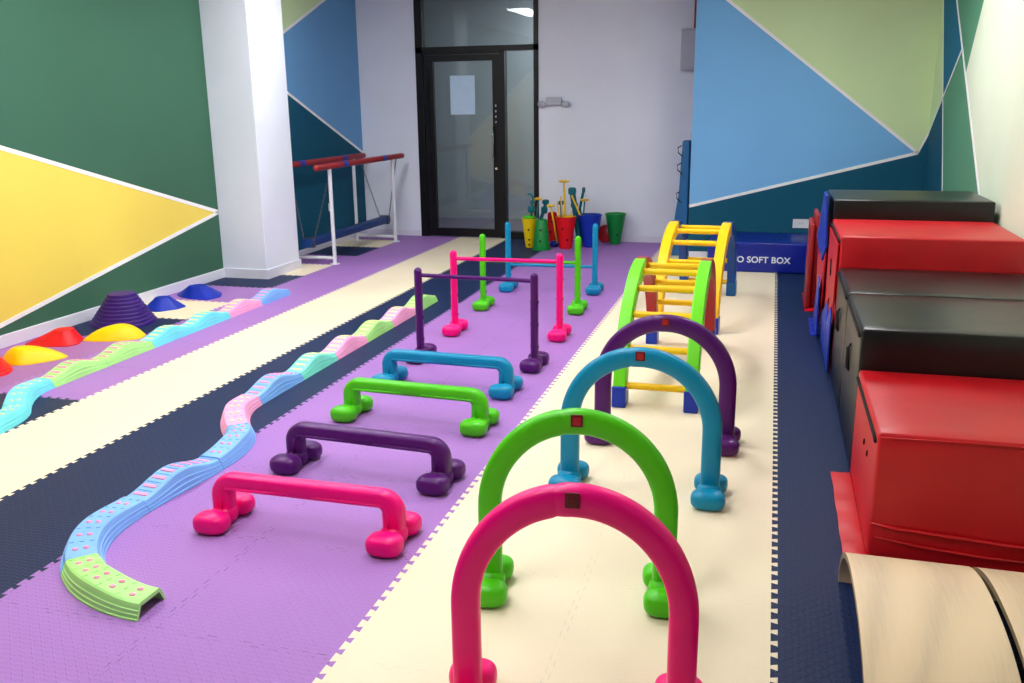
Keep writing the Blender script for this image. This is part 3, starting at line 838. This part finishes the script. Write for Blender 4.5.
# black cover flap edge (zip) along the left top and carry handle on the sides
def zipline(par, L, z, y0=.03):
    bm = bmesh.new(); tube(bm, [(-.004, y0, z-.035), (-.004, y0+.04, z-.030), (-.004, L-.03, z-.030)], .007, 8)
    obj('zip_flap', bm, M['strap'], par, smooth=True)
def handle(par, y, z, m='strap', ln=.12):
    bm = bmesh.new(); tube(bm, [(.0, y-.004, z-ln/2), (-.012, y, z-ln/2+.015), (-.014, y, z+ln/2-.015), (.0, y+.004, z+ln/2)], .008, 8)
    obj('carry_handle', bm, M[m], par, smooth=True)
zipline(b1, .775, .455, .02); zipline(b2, .743, .62); zipline(b3, .734, .62); zipline(b4, .826, .789)
handle(b2, .38, .40); handle(b3, .38, .40); handle(b4, .40, .55)
for sy in (.22, .34):
    pb_ = bmesh.new(); blob(pb_, (-.003, sy, .30), (.005, .008, .012), nu=10, nv=6)
    obj('press_stud', pb_, M['stitch'], b1, smooth=True)
def crease(par, pts, m, r=.006):
    bm = bmesh.new(); tube(bm, pts, lambda i: r*(.3 if i in (0, len(pts)-1) else 1), 8); obj('cover_crease', bm, m, par, smooth=True)
crease(b1, [(.005, -.001, .135), (.06, -.004, .125), (.2, -.007, .118), (.45, -.008, .105), (.7, -.006, .10), (.93, -.001, .095)], M['v_red'], .0075)
crease(b1, [(.02, -.001, .085), (.15, -.006, .07), (.35, -.006, .055), (.6, -.001, .05)], M['v_red'], .006)
crease(b1, [(.004, -.001, .453-.01), (.3, -.001, .447), (.93, -.001, .447)], M['v_red'], .004)
def flap(par, x0, x1, y0, y1, m, z=.012):
    bm = bmesh.new(); n = 14; rows_ = []
    for i in range(n+1):
        y = y0 + (y1-y0)*i/n
        rows_.append([(x0+.0012*math.sin(i*1.3), y, .003+.004*abs(math.sin(i*.9))), ((x0+x1)/2, y, .008+.005*math.sin(i*1.7)), (x1, y, .006)])
    vs = [[bm.verts.new(p) for p in r] for r in rows_]
    lo = [[bm.verts.new((p[0], p[1], 0.0008)) for p in r] for r in rows_]
    for i in range(n):
        for k in range(2):
            bm.faces.new((vs[i][k], vs[i][k+1], vs[i+1][k+1], vs[i+1][k])); bm.faces.new((lo[i][k], lo[i+1][k], lo[i+1][k+1], lo[i][k+1]))
        bm.faces.new((vs[i][0], vs[i+1][0], lo[i+1][0], lo[i][0])); bm.faces.new((vs[i][2], lo[i][2], lo[i+1][2], vs[i+1][2]))
    bm.faces.new([vs[0][0], lo[0][0], lo[0][1], lo[0][2], vs[0][2], vs[0][1]]); bm.faces.new([vs[n][0], vs[n][1], vs[n][2], lo[n][2], lo[n][1], lo[n][0]])
    obj('floor_flap', bm, m, par, smooth=True, angle=50)
flap(b1, -.076, .0, .0, .76, M['v_red'])
flap(b6, -.095, .0, .04, .75, M['v_red'])
flap(b5, -.075, .0, .05, .57, M['v_blue2'])
# loose side flaps hanging on the left faces
def sheet(name, par, yz, x, m, t=.008, bulge=.012):
    """hanging vinyl sheet, outline in (y,z), local to par"""
    bm = bmesh.new(); a = [bm.verts.new((x + bulge*noise.noise(Vector((y*4, z*4, 1))), y, z)) for y, z in yz]
    b = [bm.verts.new((v.co.x - t, v.co.y, v.co.z)) for v in a]
    bm.faces.new(a); bm.faces.new(b[::-1]); n = len(a)
    for k in range(n): bm.faces.new((a[k], b[k], b[(k+1) % n], a[(k+1) % n]))
    obj(name, bm, m, par, bevel=.002)
sheet('side_flap', b4, [(.02, .74), (.78, .74), (.80, .20), (.62, .26), (.45, .36), (.30, .22), (.10, .40), (.02, .36)], -.006, M['v_red'])
sheet('side_flap', b4, [(-.02, .33), (.12, .36), (.30, .20), (.45, .32), (.72, .2), (.74, .01), (-.02, .01)], -.018, M['v_blue2'])
sheet('side_flap', b5, [(-.01, .93), (.10, .945), (.34, .93), (.50, .90), (.52, .60), (.40, .50), (.22, .55), (.10, .50), (-.02, .60)], -.030, M['v_blue2'], .012, .03)
sheet('side_flap', b5, [(.02, .56), (.30, .52), (.50, .58), (.62, .30), (.50, .06), (.30, .14), (.12, .02), (-.02, .26)], -.022, M['v_red'], .01, .03)
sheet('side_flap', b5, [(-.02, .34), (.10, .40), (.26, .20), (.34, .02), (-.02, .02)], -.040, M['v_blue2'], .01, .02)
rf = thing('folded_mat', 'narrow dark red vinyl mat standing upright beside the hidden low red block', 'mat', (.235, 4.96, 0))
softbox_part(-.025, .005, 0, .44, .014, .64, M['v_bar'], rf, 'mat_panel', .008, .012, 13)
softbox_part(.010, .04, .05, .5, .014, .70, M['v_bar'], rf, 'mat_panel', .008, .012, 14)

# blue soft box with lettering
sb = thing('soft_box', 'dark blue vinyl soft box lettered in white by the teal wall', 'soft box', (-.62, 6.45, 0), .0)
softbox_part(0, .905, 0, .72, .001, .272, M['v_blue'], sb, r=.010, sag=.004, seed=8)
cu = bpy.data.curves.new('lettering', 'FONT'); cu.body = 'TO SOFT BOX'; cu.size = .118; cu.extrude = .0012; cu.offset = .0026; cu.space_character = 1.04
to = bpy.data.objects.new('tmp', cu); C.objects.link(to)
dg = bpy.context.evaluated_depsgraph_get(); dg.update()
tme = bpy.data.meshes.new_from_object(to.evaluated_get(dg)); tme.name = 'lettering'
bpy.data.objects.remove(to)
xs = [v.co.x for v in tme.vertices]; w0 = max(xs)-min(xs)
k = .522/w0
for v in tme.vertices: v.co = Vector(((v.co.x-min(xs))*k, v.co.z, v.co.y*k))
for v in tme.vertices: v.co.y -= .0045
tme.materials.clear(); tme.materials.append(M['text'])
bm = bmesh.new(); bm.from_mesh(tme); bmesh.ops.remove_doubles(bm, verts=bm.verts[:], dist=1e-6); seen = set()
bm.verts.ensure_lookup_table()
for v0 in bm.verts:
    if v0.index in seen: continue
    stack = [v0]; isl = set()
    while stack:
        q = stack.pop()
        if q.index in isl: continue
        isl.add(q.index); stack += [e.other_vert(q) for e in q.link_edges]
    seen |= isl; b2 = bmesh.new(); mp_ = {i_: b2.verts.new(bm.verts[i_].co) for i_ in isl}
    for f_ in {f_ for i_ in isl for f_ in bm.verts[i_].link_faces}: b2.faces.new([mp_[v.index] for v in f_.verts])
    lo = obj('letter', b2, M['text'], sb); lo.location = (.217, 0, .092)
bm.free(); bpy.data.meshes.remove(tme)

# folded mat leaning by the partition end
mt_ = thing('leaning_mat', 'tall blue vinyl mat propped between the white wall and blue mural', 'mat', (-.925, 7.25, 0))
bm = bmesh.new(); rings = []
K = 14
for i in range(K+1):
    f = i/K; z = 1.145*f; xl_ = -.115 + .075*min(1, f*1.3) + .006*math.sin(f*14); xr_ = .045 - .01*f
    rings.append([bm.verts.new(q) for q in ((xl_, 0+.01*math.sin(f*9), z), (xr_, .0, z), (xr_, .22, z), (xl_, .22, z))])
for a, b in zip(rings, rings[1:]):
    for k in range(4): bm.faces.new((a[k], a[(k+1) % 4], b[(k+1) % 4], b[k]))
bm.faces.new(rings[0][::-1]); bm.faces.new(rings[-1])
obj('mat_body', bm, M['v_matblue'], mt_, bevel=.01)
for z, dy in ((1.05, 0), (.88, 0), (.60, 0)):
    bm = bmesh.new(); tube(bm, [(-.04, -.004, z+.05), (-.075, -.01, z+.03), (-.07, -.01, z-.02), (-.04, -.006, z-.045), (-.03, -.004, z-.06)], .006, 8)
    obj('tie_strap', bm, M['strap'], mt_, smooth=True)

# ------------------------------------------------------------------ plywood arches
def ply(label, x0, x1, yc=.36):
    t = thing('plywood_arch', label, 'wooden arch', ((x0+x1)/2, yc, 0), 0, 'curved plywood arches in the right corner')
    hw = (x1-x0)/2; ao, bo, th = .465, .217, .018
    bm = bmesh.new(); prev = None; K = 48
    for k in range(K+1):
        a = PI*k/K; c, s = math.cos(a), math.sin(a)
        e = 2/2.25
        cc, ss = math.copysign(abs(c)**e, c), abs(s)**e
        po = (ao*cc, bo*ss); pi = ((ao-th)*cc, (bo-th)*ss)
        ring = [bm.verts.new(q) for q in ((-hw, po[0], po[1]), (hw, po[0], po[1]), (hw, pi[0], pi[1]), (-hw, pi[0], pi[1]))]
        if prev:
            for q, mi in ((0, 0), (1, 1), (2, 0), (3, 1)): 
                f = bm.faces.new((prev[q], prev[(q+1) % 4], ring[(q+1) % 4], ring[q])); f.material_index = mi
        else: bm.faces.new(ring).material_index = 1
        prev = ring
    bm.faces.new(prev[::-1]).material_index = 1
    obj('bent_panel', bm, [M['wood'], M['plyedge']], t, smooth=True, angle=40)
    return t
ply('pale curved plywood arch on navy mats in the near right corner', .200, .552)
ply('second plywood arch to the right of the pale one, cut by the view edge', .572, .93)

# ------------------------------------------------------------------ parallel bars
pbars = thing('parallel_bars', 'white steel parallel bars padded in red with blue bands', 'parallel bars', (-4.45, 6.8, 0))
px = {-1: -4.69+4.45, 1: -4.21+4.45}
for sx in (-1, 1):
    X = px[sx]
    for yy in (6.05-6.8, 7.59-6.8):
        bm = bmesh.new(); tube(bm, [(X, yy, .006), (X, yy, .93)], .019, 16); post = obj('post', bm, M['white'], pbars, smooth=True, angle=50)
        bm = bmesh.new(); lathe(bm, [(0, 0.001), (.05, 0.001), (.05, .006), (.02, .010), (.02, .03), (0, .03)], 20, (X, yy, 0)); obj('base_plate', bm, M['white'], post, smooth=True, angle=40)
    ya, yb_ = 5.76-6.8, 7.90-6.8
    bm = bmesh.new(); K = 20
    pts = [(X, ya, .955)] + [(X, ya+.02*math.sin(PI/2*k/4), .955) for k in range(1, 5)] + [(X, ya+(yb_-ya)*k/K, .955) for k in range(1, K)] + [(X, yb_-.02*math.sin(PI/2*(4-k)/4), .955) for k in range(1, 5)]
    nn = len(pts)
    rr = [.030*(1 if 4 < i < nn-5 else (.55+.45*math.sin(PI/2*min(i, nn-1-i)/4))) for i in range(nn)]
    tube(bm, pts, lambda i: rr[i], 18)
    bar = obj('padded_bar', bm, M['v_bar'], pbars, smooth=True, angle=60)
    for yy in (6.38-6.8, 7.35-6.8):
        bm = bmesh.new(); tube(bm, [(X, yy-.05, .955), (X, yy+.05, .955)], .0315, 18); obj('band', bm, M['blockblue'], bar, smooth=True, angle=40)
for yy in (6.05-6.8+.0, 7.59-6.8):
    bm = bmesh.new(); tube(bm, [(px[-1], yy+.0, .06), (px[1], yy, .06)], .016, 12); obj('base_bar', bm, M['white'], pbars, smooth=True, angle=50)
hbm = thing('hanging_beam', 'blue padded beam slung on chains between the parallel bars', 'swing beam', (-4.45, 6.85, 0))
bm = bmesh.new(); pts = [(0, -.92+1.97*k/10, .215) for k in range(11)]
sweep(bm, pts, lambda i: sup(.105, .085, 20, 4), frames=[(Vector((1, 0, 0)), Vector((0, 0, 1)))]*11)
obj('beam_pad', bm, M['v_beam'], hbm, smooth=True, angle=50)
for yy in (-.85, 1.0):
    bm = bmesh.new(); box(bm, -.058, .058, yy-.02, yy+.02, .165, .266); obj('chain_bracket', bm, M['steel'], hbm, bevel=.004)
    for sx in (-1, 1):
        p0 = Vector((sx*.056, yy, .24)); p1 = Vector((px[sx]-sx*.012, yy*.88, .925)); L = (p1-p0).length; nl = int(L/.026)
        bm = bmesh.new(); dv = (p1-p0).normalized()
        rot = dv.to_track_quat('Z', 'Y').to_matrix().to_4x4()
        for i in range(nl+1):
            mt = Matrix.Translation(p0.lerp(p1, i/nl)) @ rot @ Matrix.Rotation(PI/2*(i % 2), 4, 'Z')
            ring = []
            for q in range(11):
                a = 2*PI*q/10; ring.append(mt @ Vector((.0075*math.cos(a), 0, .018*math.sin(a))))
            tube(bm, ring, .0026, 5, cap=False)
        obj('chain', bm, M['steel'], hbm, smooth=True)

# ------------------------------------------------------------------ buckets, cones and toys by the back wall
def bucket(name, label, cat, loc, r0, r1, h, mat, inner=None, cone=False, holes=(), group=None, rim=True):
    """r0 bottom radius, r1 top radius"""
    t = thing(name, label, cat, loc, 0, group)
    bm = bmesh.new(); th = .004
    prof = [(r0, 0), (r1, h)]
    if cone:
        prof = [(r0+.012, 0), (r0+.012, .012), (r0, .016), (r1, h-.012), (r1-.010, h), (r1-.03, h), (r1-.03, h-.05), (0, h-.05)]
    else:
        prof = [(0, .0), (r0-.004, 0), (r0, .004), (r1, h-.012), (r1+.006, h-.012), (r1+.006, h), (r1-.004, h), (r0-.004, .02), (0, .02)]
    lathe(bm, prof, 32, mid=(lambda i: 1 if (inner and not cone and i >= 6) else 0))
    obj('cone_body' if cone else 'bucket_body', bm, [mat, inner or mat], t, smooth=True, angle=35)
    for a, z in holes:
        R = r0+(r1-r0)*z/h + .0008; ar = math.radians(a)
        hb = bmesh.new(); c = Vector((R*math.cos(ar), R*math.sin(ar), z)); U = Vector((-math.sin(ar), math.cos(ar), 0)); Nn = Vector((math.cos(ar), math.sin(ar), 0))
        ring = [hb.verts.new(c + U*.0115*math.cos(q) + Vector((0, 0, 1))*.0115*math.sin(q) + Nn*.001) for q in [2*PI*k/14 for k in range(14)]]
        hb.faces.new(ring); b2 = [hb.verts.new(v.co - Nn*.004) for v in ring]; hb.faces.new(b2[::-1])
        for k in range(14): hb.faces.new((ring[k], b2[k], b2[(k+1) % 14], ring[(k+1) % 14]))
        obj('hole', hb, M['hole'], t)
    return t
GK = 'plastic buckets and marker cones by the back wall'
hf = [(-72, .10), (-75, .20), (-112, .05)]
bucket('bucket', 'yellow tapered bucket at the left of the group, teal toy inside', 'bucket', (-2.592, 7.49, 0), .043, .083, .318, M['bk_yellow'], holes=[(-80, .09), (-84, .20), (-80, .035)], group=GK)
bucket('marker_cone', 'green marker cone standing in front, wide end down', 'cone', (-2.428, 7.37, 0), .092, .062, .325, M['bk_green'], cone=True, holes=[(-86, .10), (-84, .215)], group=GK)
bucket('marker_cone', 'red marker cone behind the red bucket, wide end down', 'cone', (-2.392, 7.72, .0), .072, .050, .362, M['bk_red'], cone=True, holes=[(-95, .15), (-85, .26)], group=GK)
bucket('bucket', 'red bucket with yellow rim lining holding thin yellow rods', 'bucket', (-2.192, 7.50, 0), .066, .108, .345, M['bk_red'], M['tyellow'], holes=[(-66, .10), (-100, .22)], group=GK)
bucket('bucket', 'large blue bucket in the group', 'bucket', (-1.962, 7.66, 0), .072, .128, .352, M['bk_blue'], group=GK)
bucket('bucket', 'green bucket standing alone at the right end of the row', 'bucket', (-1.722, 7.91, 0), .056, .112, .340, M['bk_green'], holes=[(-62, .11)], group=GK)
bm = bmesh.new(); lathe(bm, [(0, 0), (.012, 0), (.095, .0), (.10, .02), (.094, .035), (.03, .05), (0, .052)], 28)
for v in bm.verts: v.co = Matrix.Translation((-1.84, 7.98, .102)) @ Matrix.Rotation(math.radians(78), 4, 'X') @ v.co
tag(obj('red_disc', bm, M['lred'], smooth=True, angle=50), 'dark red round disc leaning on the wall between blue and green buckets', 'disc')
bm = bmesh.new(); blob(bm, (-2.335, 7.585, .034), (.05, .05, .034))
tag(obj('blue_base', bm, M['bk_blue'], smooth=True), 'small blue plastic base on the floor under the red cone', 'base')

def rod(name, label, cat, p0, p1, r, m, group=None, tip=None):
    bm = bmesh.new(); tube(bm, [p0, p1], r, 10); o = obj(name, bm, m, smooth=True, angle=40); tag(o, label, cat, group); return o
GR = 'thin yellow rods in the red bucket'
rods = [((-2.215, 7.49, .03), (-2.285, 7.49, .50), 'yellow rod leaning left in the red bucket'),
        ((-2.205, 7.50, .03), (-2.238, 7.46, .56), 'yellow rod beside the leftmost in the red bucket'),
        ((-2.19, 7.51, .03), (-2.200, 7.48, .64), 'tall yellow rod standing in the middle of the red bucket'),
        ((-2.17, 7.50, .03), (-2.105, 7.46, .55), 'yellow rod leaning right in the red bucket'),]
rods[3] = ((-2.150, 7.49, .06), (-2.128, 7.48, .40), 'short yellow rod at the right of the red bucket')
for a, b, lab in rods: rod('yellow_rod', lab, 'rod', a, b, .0075, M['tyellow'], GR)
rod('yellow_rod', 'long yellow rod leaning against the dark teal tube', 'rod', (-2.035, 7.60, .30), (-2.150, 7.60, .56), .010, M['tyellow'])
def stalk(label, base, top, disc_r, mstem, mdisc, petals=8):
    t = thing('flower_paddle', label, 'toy', base, 0, 'flower shaped toys in the buckets')
    v = Vector(top)-Vector(base)
    bm = bmesh.new(); tube(bm, [(0, 0, 0), v*.5+Vector((.004, 0, 0)), v], .0085, 10); obj('stem', bm, mstem, t, smooth=True)
    bm = bmesh.new(); n = 40; ro = []; 
    for zz, sc in ((-.012, .55), (0, 1), (.010, .96), (.016, .5)):
        ro.append([bm.verts.new((v.x + disc_r*sc*(1+.12*math.cos(petals*2*PI*k/n))*math.cos(2*PI*k/n), v.y + disc_r*sc*(1+.12*math.cos(petals*2*PI*k/n))*math.sin(2*PI*k/n), v.z+zz)) for k in range(n)])
    for a, b in zip(ro, ro[1:]):
        for k in range(n): bm.faces.new((a[k], a[(k+1) % n], b[(k+1) % n], b[k]))
    bm.faces.new(ro[0][::-1]); bm.faces.new(ro[-1])
    obj('flower_head', bm, mdisc, t, smooth=True, angle=60)
    return t
stalk('tall flower toy with yellow head, highest in the group', (-2.215, 7.53, .04), (-2.235, 7.60, .705), .058, M['tyellow'], M['tyellow'])
stalk('flower toy leaning right out of the blue bucket, yellow head', (-2.06, 7.66, .05), (-2.015, 7.64, .505), .046, M['tealdark'], M['tyellow'])
stalk('low flower toy with yellow head over the red cone', (-2.285, 7.50, .05), (-2.345, 7.44, .46), .040, M['tyellow'], M['tyellow'])
stalk('flower toy with yellow head above the green cone', (-2.56, 7.50, .06), (-2.478, 7.45, .53), .036, M['tealdark'], M['tyellow'])
stalk('flower toy with yellow head beside the dark teal head', (-2.585, 7.52, .06), (-2.545, 7.50, .515), .030, M['tyellow'], M['tyellow'])
def tealtoy(label, pts, caps, r=.022):
    t = thing('teal_tube_toy', label, 'toy', pts[0], 0, 'dark teal tube toys in the buckets')
    P0 = Vector(pts[0]); bm = bmesh.new(); tube(bm, [Vector(p)-P0 for p in pts], r, 14); obj('tube', bm, M['tealdark'], t, smooth=True, angle=50)
    for (c, s) in caps:
        bm = bmesh.new(); blob(bm, Vector(c)-P0, s, e=4); obj('tube_collar', bm, M['tealdark'], t, smooth=True)
    return t
tealtoy('thick dark teal tube toy standing between red and blue buckets', [(-2.07, 7.66, .05), (-2.125, 7.66, .40), (-2.155, 7.65, .60)], [((-2.155, 7.65, .60), (.042, .032, .040)), ((-2.13, 7.65, .45), (.038, .03, .03))], .032)
tealtoy('slim dark teal tube leaning behind the thick teal one', [(-2.03, 7.70, .05), (-2.085, 7.72, .40), (-2.045, 7.74, .62)], [((-2.047, 7.74, .605), (.018, .018, .03))], .015)
tealtoy('teal hook shaped toy sticking up out of the yellow bucket', [(-2.58, 7.49, .05), (-2.565, 7.47, .32), (-2.56, 7.46, .42), (-2.545, 7.46, .50), (-2.545, 7.46, .545), (-2.570, 7.46, .58), (-2.600, 7.46, .575)], [((-2.562, 7.46, .42), (.040, .032, .036)), ((-2.545, 7.46, .50), (.026, .02, .016))], .013)
tealtoy('dark teal toy with square head above the green cone', [(-2.60, 7.53, .07), (-2.47, 7.55, .33), (-2.425, 7.56, .47)], [((-2.425, 7.55, .49), (.036, .028, .026)), ((-2.44, 7.55, .40), (.034, .028, .038))], .02)
tealtoy('short dark teal tube behind the thin yellow rods', [(-2.235, 7.56, .05), (-2.262, 7.58, .47)], [((-2.26, 7.575, .48), (.030, .022, .022))], .014)
bm = bmesh.new(); blob(bm, (-2.592, 7.49, .325), (.062, .062, .026)); 
tag(obj('green_ball', bm, M['green'], smooth=True), 'green rounded plastic piece filling the yellow bucket', 'toy')

# ------------------------------------------------------------------ ceiling lamps (plus an added fill in the corridor)
def lamp(label, x, y, lx=.30, ly=1.2):
    t = thing('ceiling_light', label, 'ceiling light', (x, y, ZC), 0, 'flat panel lights on the ceiling')
    obj('diffuser', B(-lx/2, lx/2, -ly/2, ly/2, -.022, -.014), M['lamp'], t)
    fb = bmesh.new(); box(fb, -lx/2-.02, lx/2+.02, -ly/2-.02, ly/2+.02, -.013, -.001)
    obj('lamp_housing', fb, M['lampframe'], t, bevel=.003)
LX = [(-3.6, 4.95), (-3.7, 2.9), (-3.7, .8), (-1.5, 3.5), (-1.5, 1.5), (-1.5, -.6), (.25, 4.6)]
names = ['nearest the glass door', 'over the left path end', 'over the left path start', 'over the pink tall hurdle', 'over the dark purple low hurdle', 'over the near crawl arch', 'over the tall black block']
for (x, y), nm in zip(LX, names): lamp('flat white panel light on the ceiling ' + nm, x, y)

tcl = thing('ceiling_light', 'added fill panel, out of view, brightening the corridor behind the glass door', 'ceiling light', (-2.2, 9.2, 2.9))  # unseen lamp added to lift the corridor brightness, no known fixture
obj('diffuser', B(-.3, .3, -.3, .3, -.022, -.014), emis('corridor_fill', (.95, .98, 1, 1), 60.0), tcl)
obj('lamp_housing', B(-.32, .32, -.32, .32, -.013, -.001), M['lampframe'], tcl)

# ------------------------------------------------------------------ world, camera, view
w = bpy.data.worlds.new('world'); SC.world = w; w.use_nodes = True
w.node_tree.nodes['Background'].inputs[0].default_value = (.6, .65, .7, 1); w.node_tree.nodes['Background'].inputs[1].default_value = .3
f, yaw, pit, rol, cx, cy, ch = 907.5181, .2781211, .2562537, -.0114728, -.0835679, -2.0406922, 1.5193927
fw = Vector((-math.sin(yaw)*math.cos(pit), math.cos(yaw)*math.cos(pit), -math.sin(pit)))
r0 = Vector((math.cos(yaw), math.sin(yaw), 0)); u0 = r0.cross(fw)
r = r0*math.cos(rol) + u0*math.sin(rol); u = -r0*math.sin(rol) + u0*math.cos(rol)
cd = bpy.data.cameras.new('camera'); cam = bpy.data.objects.new('camera', cd); C.objects.link(cam)
cd.sensor_width = 36; cd.sensor_fit = 'HORIZONTAL'; cd.lens = f*36/1024; cd.clip_start = .05; cd.clip_end = 60
m = Matrix(((r.x, u.x, -fw.x, cx), (r.y, u.y, -fw.y, cy), (r.z, u.z, -fw.z, ch), (0, 0, 0, 1)))
cam.matrix_world = m; SC.camera = cam
vs = SC.view_settings; vs.view_transform = 'Standard'; vs.look = 'None'; vs.gamma = 1; vs.use_curve_mapping = False; vs.exposure = 0.17
SC.cycles.max_bounces = 8; SC.cycles.use_denoising = True; SC.cycles.sample_clamp_indirect = 8
